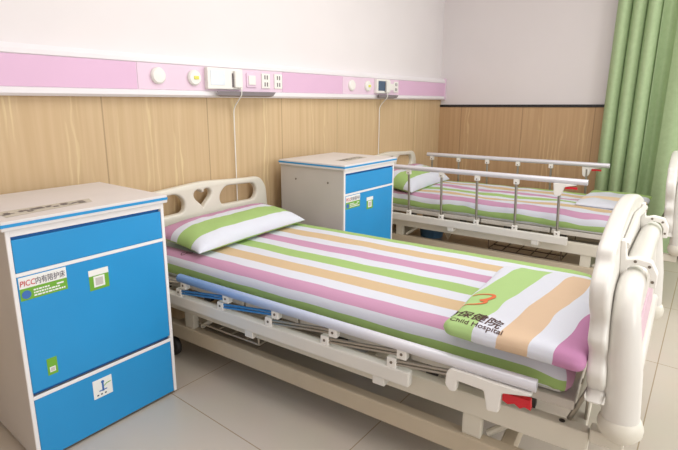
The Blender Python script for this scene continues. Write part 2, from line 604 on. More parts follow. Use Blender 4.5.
def switch(x):
    bm = bmesh.new(); box(bm, (x - 0.04, -0.066, pz(1.312)), (x + 0.04, -0.057, pz(1.396)), 0.004); o = link('switch', bm, M['pink_light'], t)
    bm = bmesh.new(); box(bm, (x - 0.028, -0.072, pz(1.326)), (x + 0.028, -0.065, pz(1.380)), 0.003); link('rocker', bm, M['whiteplastic'], o)
def socket(x):
    bm = bmesh.new(); box(bm, (x - 0.036, -0.066, pz(1.308)), (x + 0.036, -0.057, pz(1.398)), 0.004); o = link('socket', bm, M['whiteplastic'], t)
    bm = bmesh.new()
    for dz in (0.022, -0.020):
        for dx in (-0.010, 0.010):
            box(bm, (x + dx - 0.004, -0.0675, pz(1.353) + dz - 0.012), (x + dx + 0.004, -0.065, pz(1.353) + dz + 0.012))
    link('socket_holes', bm, M['shadow_grey'], o)
switch(2.045); socket(2.165); socket(2.275)
switch(3.665); socket(3.74)
def trough(xa, xb):
    bm = bmesh.new()
    A = [(-0.064, 1.283), (-0.064, 1.256), (-0.10, 1.262), (-0.104, 1.285), (-0.096, 1.285)]
    ra = [bm.verts.new((xa - (0.05 if y < -0.08 else 0), y, pz(z))) for y, z in A]
    rb = [bm.verts.new((xb + (0.02 if z > 1.27 else 0), y, pz(z))) for y, z in A]
    n = len(A)
    for i in range(n):
        bm.faces.new((ra[i], ra[(i + 1) % n], rb[(i + 1) % n], rb[i]))
    bm.faces.new(ra); bm.faces.new(rb[::-1])
    link('holder_tray', bm, M['trough'], t)
trough(1.80, 2.19); trough(3.46, 3.70)
def cord(x, xz, zb):
    bm = bmesh.new()
    P = [(x, -0.100, pz(1.312)), (x, -0.110, pz(1.27)), (x, -0.03, pz(1.19)), (xz, -0.03, pz(zb))]
    tube(bm, fillet(P, 0.03), 0.0035, 8)
    return link('cord', bm, M['whiteplastic'], t, True)
cord(1.925, 1.925, 0.40); cord(3.535, 3.535, 0.62)

# ------------------------------------------------------------------ bedside cabinet
CW, CD = 0.555, 0.512
def make_cabinet(label, loc, rz, full):
    t = thing('bedside_cabinet', label, 'cabinet', loc, rz, 'blue-fronted bedside cabinets')
    # local origin: front right bottom corner, x to the left is negative, y runs to the wall
    ed = 0.013
    bm = bmesh.new()
    box(bm, (-CW, 0.004, 0.012), (-CW + 0.016, CD, 0.835), 0.001, 1)
    box(bm, (-0.016, 0.004, 0.012), (0, CD, 0.835), 0.001, 1)
    box(bm, (-CW + 0.016, CD - 0.012, 0.03), (-0.016, CD, 0.83))
    box(bm, (-CW + 0.016, 0.03, 0.02), (-0.016, CD - 0.013, 0.036))
    box(bm, (-CW + 0.016, 0.03, 0.244), (-0.016, CD - 0.013, 0.258))
    box(bm, (-CW + 0.016, 0.03, 0.676), (-0.016, CD - 0.013, 0.69))
    body = link('carcass', bm, M['side'], t)
    for k in (0.12, 0.38):
        bm = bmesh.new(); lathe(bm, [(0.006, 0.0), (0.006, -0.002), (0.002, -0.003)], (-CW, k, 0.75), 'X', 10)
        link('screw_cap', bm, M['screw'], body)
    bm = bmesh.new()
    box(bm, (-CW, -0.002, 0.012), (-CW + ed, 0.0055, 0.835), 0.001, 1)
    box(bm, (-ed, -0.002, 0.012), (0, 0.0055, 0.835), 0.001, 1)
    box(bm, (-CW + ed, -0.002, 0.813), (-ed, 0.0055, 0.835), 0.001, 1)
    box(bm, (-CW + ed, -0.002, 0.680), (-ed, 0.0055, 0.692), 0.001, 1)
    box(bm, (-CW + ed, -0.002, 0.245), (-ed, 0.0055, 0.257), 0.001, 1)
    link('edge_frame', bm, M['edge_white'], t)
    bm = bmesh.new()
    box(bm, (-CW - 0.012, -0.014, 0.835), (0.012, CD + 0.006, 0.866), 0.003, 2)
    tp = link('cabinet_top', bm, M['top'], t)
    bm = bmesh.new()
    z0, z1 = 0.847, 0.857
    box(bm, (-CW - 0.0128, -0.0150, z0), (0.0128, -0.0125, z1))
    box(bm, (-CW - 0.0132, -0.0148, z0), (-CW - 0.0115, CD + 0.006, z1))
    box(bm, (0.0115, -0.0148, z0), (0.0132, CD + 0.006, z1))
    link('blue_edging', bm, M['blue'], tp)
    bm = bmesh.new(); box(bm, (-CW + 0.015, 0.012, 0.694), (-0.015, 0.016, 0.812)); box(bm, (-CW + 0.015, 0.012, 0.258), (-0.015, 0.016, 0.679)); link('recess', bm, M['blue_dark'], t)
    bm = bmesh.new(); box(bm, (-CW + 0.0145, -0.001, 0.693), (-0.0145, 0.012, 0.802), 0.002); link('drawer', bm, M['blue'], t)
    bm = bmesh.new(); box(bm, (-CW + 0.0145, -0.001, 0.271), (-0.0145, 0.012, 0.6795), 0.002); dr = link('door', bm, M['blue'], t)
    bm = bmesh.new(); box(bm, (-CW + 0.0145, -0.001, 0.014), (-0.0145, 0.012, 0.2445), 0.002); lp = link('lower_door', bm, M['blue'], t)
    # notice sticker on the door
    def front_text(txt, xa, xb, za, zb, m, parent, shear=0.0, y=-0.0035, bold=0.0):
        b = text_bm(txt, 0.05, shear, 0, bold)
        fit_text(b, xa, xb, za, zb)
        for v in b.verts:
            v.co = Vector((v.co.x, y, v.co.y))
        return link('lettering', b, m, parent)
    bm = bmesh.new(); box(bm, (-0.537, -0.0018, 0.6385), (-0.391, -0.0008, 0.6765)); st = link('notice_sticker', bm, M['sticker_white'], dr)
    st['label'] = 'white and green notice sticker with red and dark lettering'
    bm = bmesh.new(); box(bm, (-0.537, -0.0018, 0.598), (-0.391, -0.0008, 0.6383)); link('green_band', bm, M['sticker_green'], dr)
    front_text('PICC', -0.534, -0.489, 0.646, 0.665, M['ink_red'], dr, 0.1)
    front_text('内有陪护床', -0.488, -0.396, 0.644, 0.668, M['ink_dark'], dr)
    bm = bmesh.new()
    for r, (xa, xb) in enumerate([(-0.497, -0.452), (-0.497, -0.418), (-0.497, -0.400)]):
        x = xa
        while x < xb:
            wd = random.uniform(0.004, 0.012)
            box(bm, (x, -0.0026, 0.624 - r * 0.0095), (min(x + wd, xb + .004), -0.0017, 0.629 - r * 0.0095))
            x += wd + 0.002
    box(bm, (-0.425, -0.0026, 0.624), (-0.403, -0.0017, 0.629)); 
    link('small_print', bm, M['sticker_white'], dr)
    bm = bmesh.new(); lathe(bm, [(0.014, -0.0017), (0.014, -0.0028)], (-0.519, 0, 0.617), 'Y', 16); link('round_mark', bm, M['ink_blue'], dr)
    # square code sticker, its code left blank
    def code_sticker(xa, xb, za, zb, head, parent):
        bm = bmesh.new(); box(bm, (xa, -0.0018, za), (xb, -0.0008, zb)); s = link('green_sticker', bm, M['sticker_green'], parent)
        w = xb - xa
        bm = bmesh.new()
        if head:
            box(bm, (xa, -0.0022, zb - 0.022), (xb, -0.0017, zb))
        box(bm, (xa + 0.22 * w, -0.0022, za + 0.010), (xb - 0.22 * w, -0.0017, za + 0.010 + 0.56 * w))
        link('white_field', bm, M['sticker_white'], parent)
        bm = bmesh.new(); box(bm, (xa + 0.31 * w, -0.0027, za + 0.010 + .09 * w), (xb - 0.31 * w, -0.0021, za + 0.010 + 0.47 * w)); link('blank_square', bm, M['side'], parent)
    code_sticker(-0.318, -0.246, 0.563, 0.639, True, dr)
    if full:
        code_sticker(-0.488, -0.455, 0.312, 0.373, False, dr)
        bm = bmesh.new(); box(bm, (-0.347, -0.0018, 0.144), (-0.275, -0.0008, 0.218)); s = link('white_sticker', bm, M['sticker_white'], lp)
        bm = bmesh.new()
        box(bm, (-0.314, -0.0025, 0.166), (-0.307, -0.0017, 0.200))
        box(bm, (-0.326, -0.0025, 0.168), (-0.296, -0.0017, 0.172))
        lathe(bm, [(0.006, -0.0017), (0.006, -0.0025)], (-0.3105, 0, 0.203), 'Y', 12)
        link('blue_emblem', bm, M['ink_blue'], lp)
        bm = bmesh.new(); tube(bm, [(-0.306, -0.002, 0.185), (-0.295, -0.002, 0.192), (-0.280, -0.002, 0.193)], 0.0016, 6); link('green_line', bm, M['sticker_green'], lp)
        bm = bmesh.new()
        for x in (-0.332, -0.318, -0.303):
            box(bm, (x - 0.003, -0.0025, 0.153), (x + 0.004, -0.0017, 0.158))
        link('dark_marks', bm, M['ink_dark'], lp)
    # worn paper label lying on the top
    if full: pa = [(-0.53, 0.045), (-0.235, 0.085), (-0.215, 0.155), (-0.53, 0.155)]
    else: pa = [(-0.40, 0.10), (-0.12, 0.13), (-0.12, 0.215), (-0.40, 0.19)]
    bm = bmesh.new(); vs = [bm.verts.new((x, y, 0.8665)) for x, y in pa]; bm.faces.new(vs)
    link('paper_label', bm, M['paper'], tp)
    bm = bmesh.new()
    for k in range(6):
        f = (k + 0.6) / 6.4
        cx = pa[0][0] + (pa[1][0] - pa[0][0]) * f
        ya = pa[0][1] + (pa[1][1] - pa[0][1]) * f
        yb = pa[3][1] + (pa[2][1] - pa[3][1]) * f
        for q in range(4):
            x = cx + random.uniform(-0.014, 0.014); y = (ya + yb) / 2 + random.uniform(-0.02, 0.02)
            a = random.uniform(0.006, 0.014); b = random.uniform(0.003, 0.012)
            vs = [bm.verts.new((x + dx * a, y + dy * b, 0.8672 + q * 1e-4)) for dx, dy in ((-1, -1), (1, -1), (1, 1), (-1, 1))]
            bm.faces.new(vs)
    link('faded_marks', bm, M['smudge'], tp)
    # little feet
    for x in (-CW + 0.04, -0.04):
        for y in (0.05, CD - 0.05):
            bm = bmesh.new(); lathe(bm, [(0.018, 0), (0.018, 0.021)], (x, y, 0), 'Z', 12); link('foot', bm, M['dark'], t)
    return t
make_cabinet('large blue-fronted bedside cabinet nearest the camera, white sticker low on its front', (1.041, -0.6103, 0), R(0.44), True)
make_cabinet('blue-fronted grey bedside cabinet standing between the two beds', (2.783, -0.628, 0), R(-0.45), False)

# ------------------------------------------------------------------ hospital bed
def heart(cx, cz, w, h):
    pts = []
    for k in range(40):
        a = 2 * PI * k / 40
        x = 16 * math.sin(a) ** 3 / 16
        y = (13 * math.cos(a) - 5 * math.cos(2 * a) - 2 * math.cos(3 * a) - math.cos(4 * a)) / 15
        pts.append((cx + x * w / 2, cz + (y + 0.17) * h / 2.05))
    for _ in range(3):
        L = len(pts)
        pts = [((pts[i - 1][0] + 2 * pts[i][0] + pts[(i + 1) % L][0]) / 4, (pts[i - 1][1] + 2 * pts[i][1] + pts[(i + 1) % L][1]) / 4) for i in range(L)]
    return pts

def panel_outline(hw, z0, zside, zshould, ztop):
    half = []
    # scalloped side from the bottom upward (right side), then the arch
    half.append((hw - 0.03, z0))
    for k, z in enumerate([z0 + 0.02, z0 + 0.07, z0 + 0.115, z0 + 0.16, z0 + 0.205, z0 + 0.25, zside - 0.03]):
        half.append((hw + (0.024 if k % 2 == 1 or k == 6 else 0.0), z))
    half.append((hw - 0.005, zside))
    half.append((hw - 0.05, zside + 0.02))
    half.append((hw - 0.07, zside + 0.05))
    n = 7
    for k in range(1, n + 1):
        u = k / n
        half.append(((hw - 0.075) * (1 - u), (zside + 0.05) + (ztop - zside - 0.05) * math.sin(u * PI / 2) ** 0.85))
    right = half
    left = [(-x, z) for x, z in reversed(half[:-1])]
    return smooth_closed(right + left, 4)

def make_bed(label, loc, rz, folded, boardrot, p0, rack, blue_tint, fy):
    t = thing('hospital_bed', label, 'hospital bed', loc, rz, 'cream hospital beds')
    # side frame
    bm = bmesh.new()
    for s in (-1, 1):
        box(bm, (s * 0.43 - 0.02, fy + 0.03, 0.262), (s * 0.43 + 0.02, 1.93, 0.335), 0.006)
    for y in (fy + 0.06, 0.66, 1.28, 1.89):
        box(bm, (-0.41, y - 0.018, 0.272), (0.41, y + 0.018, 0.328), 0.004)
    link('bed_frame', bm, M['frame'], t)
    # mattress deck in four sections
    for (a, b) in ((0.0, 0.49), (0.50, 0.96), (0.97, 1.25), (1.26, 1.93)):
        bm = bmesh.new(); box(bm, (-0.425, a, 0.372), (0.425, b, 0.402), 0.006); d = link('deck_section', bm, M['deck'], t)
    for y in (0.12, 0.42, 0.78, 1.10, 1.5, 1.8):
        for s in (-1, 1):
            bm = bmesh.new(); box(bm, (s * 0.40 - 0.012, y - 0.02, 0.334), (s * 0.40 + 0.012, y + 0.02, 0.373)); link('deck_support', bm, M['dark'], t)
    # floor frame
    bm = bmesh.new()
    for s in (-1, 1):
        box(bm, (s * 0.43 - 0.022, 0.05, 0.115), (s * 0.43 + 0.022, 1.80, 0.185), 0.006)
    for y in (0.17, 1.70):
        box(bm, (-0.41, y - 0.02, 0.12), (0.41, y + 0.02, 0.18), 0.004)
    link('floor_frame', bm, M['beam'], t)
    for s in (-1, 1):
        for y in (0.272, 1.60):
            bm = bmesh.new(); box(bm, (s * 0.425 - 0.016, y - 0.03, 0.184), (s * 0.425 + 0.016, y + 0.03, 0.264), 0.004); link('leg', bm, M['frame'], t)
            bm = bmesh.new(); tube(bm, [(s * 0.40, y - 0.04, 0.186), (s * 0.36, y - 0.14, 0.262)], 0.011, 8); link('brace', bm, M['frame'], t, True)
    # casters
    for s in (-1, 1):
        for y in (0.12, 1.74):
            bm = bmesh.new(); lathe(bm, [(0.02, -0.014), (0.043, -0.013), (0.047, -0.006), (0.047, 0.006), (0.043, 0.013), (0.02, 0.014)], (s * 0.43, y, 0.0475), 'X', 20)
            w = link('caster', bm, M['dark'], t, True)
            bm = bmesh.new()
            for q in (-1, 1):
                box(bm, (s * 0.43 + q * 0.019 - 0.003, y - 0.018, 0.035), (s * 0.43 + q * 0.019 + 0.003, y + 0.018, 0.112))
            box(bm, (s * 0.43 - 0.022, y - 0.02, 0.106), (s * 0.43 + 0.022, y + 0.02, 0.116)); link('fork', bm, M['steel'], w)
    # wire rack under the bed
    xa, xb, ya, yb, zr = rack
    bm = bmesh.new()
    n = 5
    rr = 0.0045
    for k in range(n + 1):
        y = ya + (yb - ya) * k / n
        tube(bm, [(xa, y, zr), (xb, y, zr)], rr, 6)
    for k in range(5):
        x = xa + (xb - xa) * k / 4
        tube(bm, [(x, ya, zr), (x, yb, zr)], rr, 6)
    for x in (xa, xb):
        for y in (ya, yb):
            tube(bm, [(x, y, zr), (x * 1.02, y, 0.275)], rr, 6)
    link('wire_rack', bm, M['wire_light'] if blue_tint else M['wire'], t, True)
    # crank linkage
    bm = bmesh.new()
    vs = [bm.verts.new(p) for p in ((-0.2, 1.37, 0.27), (-0.2, 1.22, 0.27), (-0.2, 1.29, 0.14))]
    f = bm.faces.new(vs)
    r = bmesh.ops.extrude_face_region(bm, geom=[f])
    bmesh.ops.translate(bm, vec=(0.02, 0, 0), verts=[v for v in r['geom'] if isinstance(v, bmesh.types.BMVert)])
    link('linkage', bm, M['beam'], t)
    bm = bmesh.new(); tube(bm, [(0.0, -0.02, 0.24), (0.0, 1.3, 0.21)], 0.011, 8); link('crank_rod', bm, M['steel'], t, True)

    # headboard
    hb = None
    Rb = Matrix.Rotation(boardrot, 4, 'Z')
    hc = -0.02
    hw = 0.515
    top = []
    n = 10
    out = [(hw - 0.015, 0.36), (hw, 0.46), (hw - 0.005, 0.62), (hw - 0.02, 0.71), (hw - 0.075, 0.768), (hw - 0.18, 0.775), (hw - 0.34, 0.785), (0, 0.795)]
    outl = smooth_closed(out + [(-x, z) for x, z in reversed(out[:-1])], 5)
    def hole(s):
        P = [(s * 0.130, 0.642), (s * 0.400, 0.636), (s * 0.425, 0.688), (s * 0.395, 0.738), (s * 0.165, 0.750), (s * 0.118, 0.70)]
        return round_poly(P, 0.045)
    bm = profile_mesh([outl, hole(1), hole(-1), heart(0, 0.703, 0.125, 0.112)], 0.042, 0.012)
    bmesh.ops.transform(bm, matrix=Matrix.Translation((hc, 1.955, 0)) @ Rb, verts=bm.verts[:])
    hb = link('headboard', bm, M['cream'], t, True, 50)
    hb['label'] = 'cream plastic headboard with a heart cut-out and two oval handles'
    # footboard
    T = Matrix.Translation((0, fy, 0.47)) @ Matrix.Rotation(R(-4.0), 4, 'X') @ Matrix.Translation((0, 0, -0.47)) @ Rb
    bm = profile_mesh([panel_outline(0.485, 0.47, 0.80, 0.83, 0.915)], 0.044, 0.013)
    bmesh.ops.transform(bm, matrix=T, verts=bm.verts[:])
    fb = link('footboard', bm, M['ivory'], t, True, 50)
    bm = bmesh.new(); tube(bm, [(-0.30, -0.032, 0.835), (0, -0.032, 0.862), (0.30, -0.032, 0.835)], 0.010, 8)
    bmesh.ops.transform(bm, matrix=T, verts=bm.verts[:]); link('ridge', bm, M['ivory'], fb, True)
    # hooks that carry the bumper
    for x in (-0.30, 0.30):
        pr = [(-0.010, 0.852), (-0.022, 0.852), (-0.025, 0.800), (-0.050, 0.806), (-0.082, 0.798), (-0.096, 0.765), (-0.093, 0.728), (-0.078, 0.728), (-0.080, 0.762), (-0.070, 0.782), (-0.050, 0.788), (-0.036, 0.784), (-0.027, 0.774), (-0.022, 0.715), (-0.010, 0.715)]
        bm = bmesh.new()
        a = [bm.verts.new((x - 0.016, y - 0.012, z)) for y, z in pr]
        f = bm.faces.new(a)
        r = bmesh.ops.extrude_face_region(bm, geom=[f])
        bmesh.ops.translate(bm, vec=(0.032, 0, 0), verts=[v for v in r['geom'] if isinstance(v, bmesh.types.BMVert)])
        bmesh.ops.bevel(bm, geom=bm.edges[:], offset=0.002, segments=1, affect='EDGES')
        bmesh.ops.transform(bm, matrix=T, verts=bm.verts[:])
        h = link('hook', bm, M['whiteplastic'], fb)
        for y, z in ((-0.057, 0.797), (-0.089, 0.786), (-0.097, 0.745)):
            bm = bmesh.new(); lathe(bm, [(0.004, -0.0175), (0.004, -0.0162)], (x, y, z), 'X', 8)
            bmesh.ops.transform(bm, matrix=T, verts=bm.verts[:])
            link('screw', bm, M['screw'], h)
    # bumper arch
    yb_ = -0.053
    P = [(-0.452, yb_, 0.415), (-0.452, yb_, 0.52), (-0.452, yb_, 0.735), (-0.2, yb_, 0.748), (0, yb_, 0.752), (0.2, yb_, 0.748), (0.452, yb_, 0.735), (0.452, yb_, 0.52), (0.452, yb_, 0.415)]
    bm = bmesh.new(); tube(bm, fillet(P, 0.10, 8), lambda p: 0.031 + 0.013 * max(0, min(1, (0.71 - p.z) / 0.16)), 18)
    bmesh.ops.transform(bm, matrix=T, verts=bm.verts[:])
    bp = link('bumper', bm, M['ivory'], t, True, 60)
    bm = bmesh.new(); box(bm, (-0.42, yb_ - 0.016, 0.47), (0.42, yb_ + 0.004, 0.72), 0.004); bmesh.ops.transform(bm, matrix=T, verts=bm.verts[:]); pn = link('panel', bm, M['ivory'], bp)
    bm = bmesh.new(); tube(bm, [(-0.44, yb_ - 0.012, 0.452), (0.44, yb_ - 0.012, 0.452)], 0.020, 10); bmesh.ops.transform(bm, matrix=T, verts=bm.verts[:]); link('lower_bar', bm, M['ivory'], bp, True)
    bm = bmesh.new(); box(bm, (-0.25, yb_ - 0.021, 0.50), (0.25, yb_ - 0.015, 0.60), 0.002); bmesh.ops.transform(bm, matrix=T, verts=bm.verts[:]); link('pink_stripe', bm, M['decal'], bp)
    for s in (-1, 1):
        bm = bmesh.new(); lathe(bm, [(0.012, 0.350), (0.036, 0.356), (0.050, 0.373), (0.053, 0.393), (0.048, 0.411), (0.042, 0.417)], (s * 0.452, yb_, 0), 'Z', 24)
        bmesh.ops.transform(bm, matrix=T, verts=bm.verts[:]); link('bumper_wheel', bm, M['cream'], bp, True, 60)
    # board mounts
    for s in (-1, 1):
        bm = bmesh.new(); box(bm, (s * 0.36 - 0.015, fy + 0.023, 0.30), (s * 0.36 + 0.015, fy + 0.031, 0.56), 0.002)
        bmesh.ops.transform(bm, matrix=Matrix.Rotation(boardrot, 4, 'Z'), verts=bm.verts[:]); link('board_mount', bm, M['steel'], t)
        bm = bmesh.new(); box(bm, (s * 0.36 - 0.02, 1.925, 0.28), (s * 0.36 + 0.02, 1.934, 0.45), 0.002); link('board_mount', bm, M['steel'], t)
        bm = bmesh.new(); tube(bm, [(s * 0.41, fy + 0.085, 0.335), (s * 0.41, fy + 0.04, 0.46)], 0.007, 8); link('guard_rod', bm, M['steel'], t, True)
        bm = bmesh.new(); box(bm, (s * 0.435 - 0.02, fy - 0.05, 0.312), (s * 0.435 + 0.02, fy + 0.03, 0.352), 0.006); link('corner_block', bm, M['frame'], t)
        bm = bmesh.new(); lathe(bm, [(0.008, 0.3352), (0.008, 0.337)], (s * 0.43, fy + 0.10, 0), 'Z', 12); link('bolt', bm, M['dark'], t)

    # side rails
    for s in (-1, 1):
        X = s * 0.50
        fold = folded
        bm = bmesh.new(); box(bm, (X - 0.016, p0 - 0.065 if s < 0 else 0.36, 0.325), (X + 0.016, 1.90, 0.376), 0.006)
        rail = link('side_rail', bm, M['ivory'] if s < 0 else M['frame'], t)
        for y in (0.566, 1.15, 1.75):
            bm = bmesh.new()
            box(bm, (X - s * 0.052, y - 0.02, 0.295), (X - s * 0.0165, y + 0.02, 0.335), 0.003)
            box(bm, (X - 0.014, y - 0.022, 0.297), (X + 0.014, y + 0.022, 0.326), 0.003)
            link('mounting_tab', bm, M['ivory'], rail)
        step = 0.263
        low = [p0 + step * k for k in range(6)]
        if fold:
            up = [(y - 0.298, 0.432) for y in low]
            y0, y1, zt = up[0][0] - 0.135, up[-1][0] + 0.035, 0.458
        else:
            up = [(y + 0.012, 0.70) for y in low]
            y0, y1, zt = up[0][0] - 0.155, up[-1][0] + 0.05, 0.738
        bm = bmesh.new()
        tube(bm, [(X, y0, zt), (X, y0 + 0.004, zt)] + [(X, y0 + (y1 - y0) * k / 12, zt) for k in range(1, 12)] + [(X, y1, zt)], 0.0185, 16)
        link('top_tube', bm, M['film_tube'] if blue_tint and s < 0 else M['alu'], rail, True, 60)
        for k in range(6):
            yl = low[k]
            yu, zu = up[k]
            bm = bmesh.new()
            if fold:
                for d in (-0.005, 0.007):
                    tube(bm, [(X + s * 0.004, yl, 0.391 + d), (X + s * 0.004, yu, zu + d)], 0.0052, 8)
            else:
                tube(bm, [(X, yl, 0.385), (X, yu, zu)], 0.0085, 10)
            link('post', bm, M['film'] if blue_tint and s < 0 and k in (3, 4) else M['steel'], rail, True)
            bm = bmesh.new(); box(bm, (X - 0.012, yl - 0.017, 0.374), (X + 0.012, yl + 0.017, 0.409), 0.004)
            b = link('lower_bracket', bm, M['whiteplastic'], rail)
            bm = bmesh.new(); lathe(bm, [(0.005, -0.0135), (0.005, 0.0135)], (X, yl, 0.393), 'X', 8); link('pivot', bm, M['screw'], rail)
            bm = bmesh.new()
            if fold:
                box(bm, (X - 0.013, yu - 0.017, zu - 0.018), (X + 0.013, yu + 0.017, zu + 0.018), 0.004)
            else:
                box(bm, (X - 0.014, yu - 0.017, zu - 0.012), (X + 0.014, yu + 0.017, zu + 0.028), 0.004)
            if k:
                link('upper_bracket', bm, M['whiteplastic'], rail)
                bm = bmesh.new(); lathe(bm, [(0.005, -0.0145), (0.005, 0.0145)], (X, yu, zu), 'X', 8); link('pivot', bm, M['screw'], rail)
            else:
                bm.free()
        # latch at the foot end
        yu, zu = up[0]
        bm = bmesh.new()
        if fold:
            q = [(0.112, 0.425), (0.10, 0.443), (0.02, 0.443), (-0.01, 0.440), (-0.128, 0.440), (-0.128, 0.432), (-0.05, 0.414), (-0.045, 0.350), (-0.013, 0.345), (0.0, 0.405), (0.078, 0.408), (0.080, 0.372), (0.098, 0.368), (0.114, 0.385)]
            pts = [(yu + a, z) for a, z in q]
        else:
            q = [(0.035, 0.722), (-0.06, 0.722), (-0.10, 0.718), (-0.03, 0.70), (-0.018, 0.655), (-0.005, 0.640), (0.018, 0.640), (0.028, 0.655)]
            pts = [(yu + a, z) for a, z in q]
        a = [bm.verts.new((X - 0.013 + s * 0.008, y, z)) for y, z in pts]
        f = bm.faces.new(a)
        r = bmesh.ops.extrude_face_region(bm, geom=[f])
        bmesh.ops.translate(bm, vec=(0.026, 0, 0), verts=[v for v in r['geom'] if isinstance(v, bmesh.types.BMVert)])
        bmesh.ops.bevel(bm, geom=bm.edges[:], offset=0.003, segments=2, affect='EDGES')
        link('latch', bm, M['whiteplastic'], rail)
        bm = bmesh.new()
        if fold:
            pts = [(-0.052, 0.416), (-0.125, 0.416), (-0.128, 0.388), (-0.112, 0.392), (-0.10, 0.384), (-0.085, 0.393), (-0.068, 0.385), (-0.052, 0.392)]
        else:
            pts = [(-0.035, 0.704), (-0.10, 0.704), (-0.103, 0.690), (-0.07, 0.692), (-0.035, 0.688)]
        a = [bm.verts.new((X - 0.010, yu + y, z)) for y, z in pts]
        f = bm.faces.new(a)
        r = bmesh.ops.extrude_face_region(bm, geom=[f])
        bmesh.ops.translate(bm, vec=(0.020, 0, 0), verts=[v for v in r['geom'] if isinstance(v, bmesh.types.BMVert)])
        bmesh.ops.translate(bm, vec=(s * 0.006, 0, 0), verts=bm.verts[:])
        g = link('grip', bm, M['red'], rail)
        g['label'] = 'red release grip'
    return t

B1 = dict(loc=(1.7891, -2.0282, 0), rz=R(4.5))
B2 = dict(loc=(3.7835, -1.9858, 0), rz=R(2.0))
make_bed('cream hospital bed nearest the camera with its side rails folded down', B1['loc'], B1['rz'], True, R(-3.0), 0.522, (-0.40, 0.30, 1.20, 1.62, 0.20), True, -0.075)
make_bed('cream hospital bed by the curtain and side wall with its side rails raised', B2['loc'], B2['rz'], False, R(-1.0), 0.441, (-0.40, 0.10, 0.42, 0.90, 0.185), False, -0.14)

def place(B, q):
    return Matrix.Translation(B['loc']) @ Matrix.Rotation(B['rz'], 4, 'Z') @ Vector(q)

# ------------------------------------------------------------------ mattresses
def make_mattress(B, label, m, wr, seed):
    hx, hy, hz = 0.428, 0.955, 0.0625
    c = (-0.008, 0.965, 0.465)
    r = 0.055
    def uf(p, f):
        x, y, z = p
        u, v = x, y
        if f == 'xp': u = hx + (hz - z) * 1.55
        elif f == 'xm': u = -hx - (hz - z) * 1.55
        elif f in ('ym', 'yp'): v = y + (hz - z) * (-1 if f == 'ym' else 1)
        elif f == 'bot': u = x * 1.0 + (hx * 1.3 if x > 0 else -hx * 1.3)
        w = wr * 0.9 * noise.noise((y * 2.3 + seed, x * 2.0, seed)) + wr * 0.5 * noise.noise((y * 6 + seed, x * 5, seed + 4))
        return (u + c[0] + w, v)
    def disp(q):
        n = noise.noise((q.x * 5 + seed, q.y * 3.2, seed)) * 0.5 + noise.noise((q.x * 11, q.y * 7 + seed, 2)) * 0.25
        k = 1.0 if q.z > 0 else 0.3
        d = Vector((0, 0, n * wr * 0.55 * k if q.z > -hz + 0.02 else 0.0))
        # softer, drooping foot corners
        if q.y < -hy + 0.12 and abs(q.x) > hx - 0.12 and q.z > -0.03:
            d.z -= 0.03 * ((-hy + 0.12 - q.y) / 0.12) ** 1.5 * ((abs(q.x) - hx + 0.12) / 0.12) ** 1.5
        return d
    bm = bmesh.new(); box(bm, (-hx + 0.02, -hy + 0.02, -hz + 0.001), (hx - 0.02, hy - 0.02, hz - 0.022), 0.02, 3)
    o = link('mattress', bm, M['matt_white'])
    o.location = place(B, c)
    o.rotation_euler = (0, 0, B['rz'])
    tag(o, label, 'mattress', 'striped mattresses on the beds')
    bm = rbox_cloth((hx, hy, hz), r, 60, 120, 10, uf, disp)
    s = link('fitted_sheet', bm, m, o, True, 0)
    return o, s
mt1, sh1 = make_mattress(B1, 'mattress under a smooth striped sheet on the bed nearest the camera', M['sheet'], 0.010, 3.1)
mt2, sh2 = make_mattress(B2, 'mattress under a creased striped sheet on the far bed by the curtain', M['sheet2'], 0.036, 9.7)
# ------------------------------------------------------------------ pillows
def make_pillow(B, label, c, L, W, H, rz, seed, tilt):
    nx, ny = 46, 34
    bm = bmesh.new()
    uvl = bm.loops.layers.uv.new('UVMap')
    a, b = L / 2, W / 2
    def shape(u, v):
        f = max(0.0, (1 - abs(u) ** 5)) ** 0.5 * max(0.0, (1 - abs(v) ** 2.6)) ** 0.5
        # pillow-like outline: sides pulled in between the corners
        x = u * a * (1 - 0.05 * (1 - v * v) * abs(u) ** 4)
        y = v * b * (1 - 0.07 * (1 - u * u) * abs(v) ** 4)
        return x, y, f
    grid = {}
    for side in (1, -1):
        for i in range(nx + 1):
            for j in range(ny + 1):
                u = math.sin((-1 + 2 * i / nx) * PI / 2); v = math.sin((-1 + 2 * j / ny) * PI / 2)
                x, y, f = shape(u, v)
                edge = i in (0, nx) or j in (0, ny)
                n = 0.006 * noise.noise((x * 9 + seed, y * 9, seed + side)) + 0.004 * noise.noise((x * 20, y * 20 + seed, side))
                z = (H * 0.72 * f + n * f) if side > 0 else (-H * 0.28 * f)
                if edge and side < 0:
                    grid[(side, i, j)] = grid[(1, i, j)]
                else:
                    grid[(side, i, j)] = (bm.verts.new((x, y, z)), y)
    for side in (1, -1):
        for i in range(nx):
            for j in range(ny):
                ids = [(i, j), (i + 1, j), (i + 1, j + 1), (i, j + 1)]
                if side < 0:
                    ids.reverse()
                vs = [grid[(side,) + q][0] for q in ids]
                try:
                    f = bm.faces.new(vs)
                except ValueError:
                    continue
                for l, v in zip(f.loops, vs):
                    yy = v.co.y
                    if side < 0:
                        yy = -b - (yy + b) - 0.06
                    l[uvl].uv = (yy, v.co.x)
    o = link('pillow', bm, M['pillow'], None, True, 0)
    o.location = place(B, c)
    o.rotation_euler = (tilt, 0, B['rz'] + rz)
    tag(o, label, 'pillow', 'striped pillows')
    return o
pl1 = make_pillow(B1, 'striped pillow at the head of the near bed, against the heart headboard', (-0.018, 1.706, 0.570), 0.785, 0.36, 0.105, R(-1), 2.0, R(5))
pl2 = make_pillow(B2, 'striped pillow at the head of the far bed behind the middle cabinet', (-0.05, 1.70, 0.575), 0.82, 0.38, 0.135, R(2), 5.0, R(11))

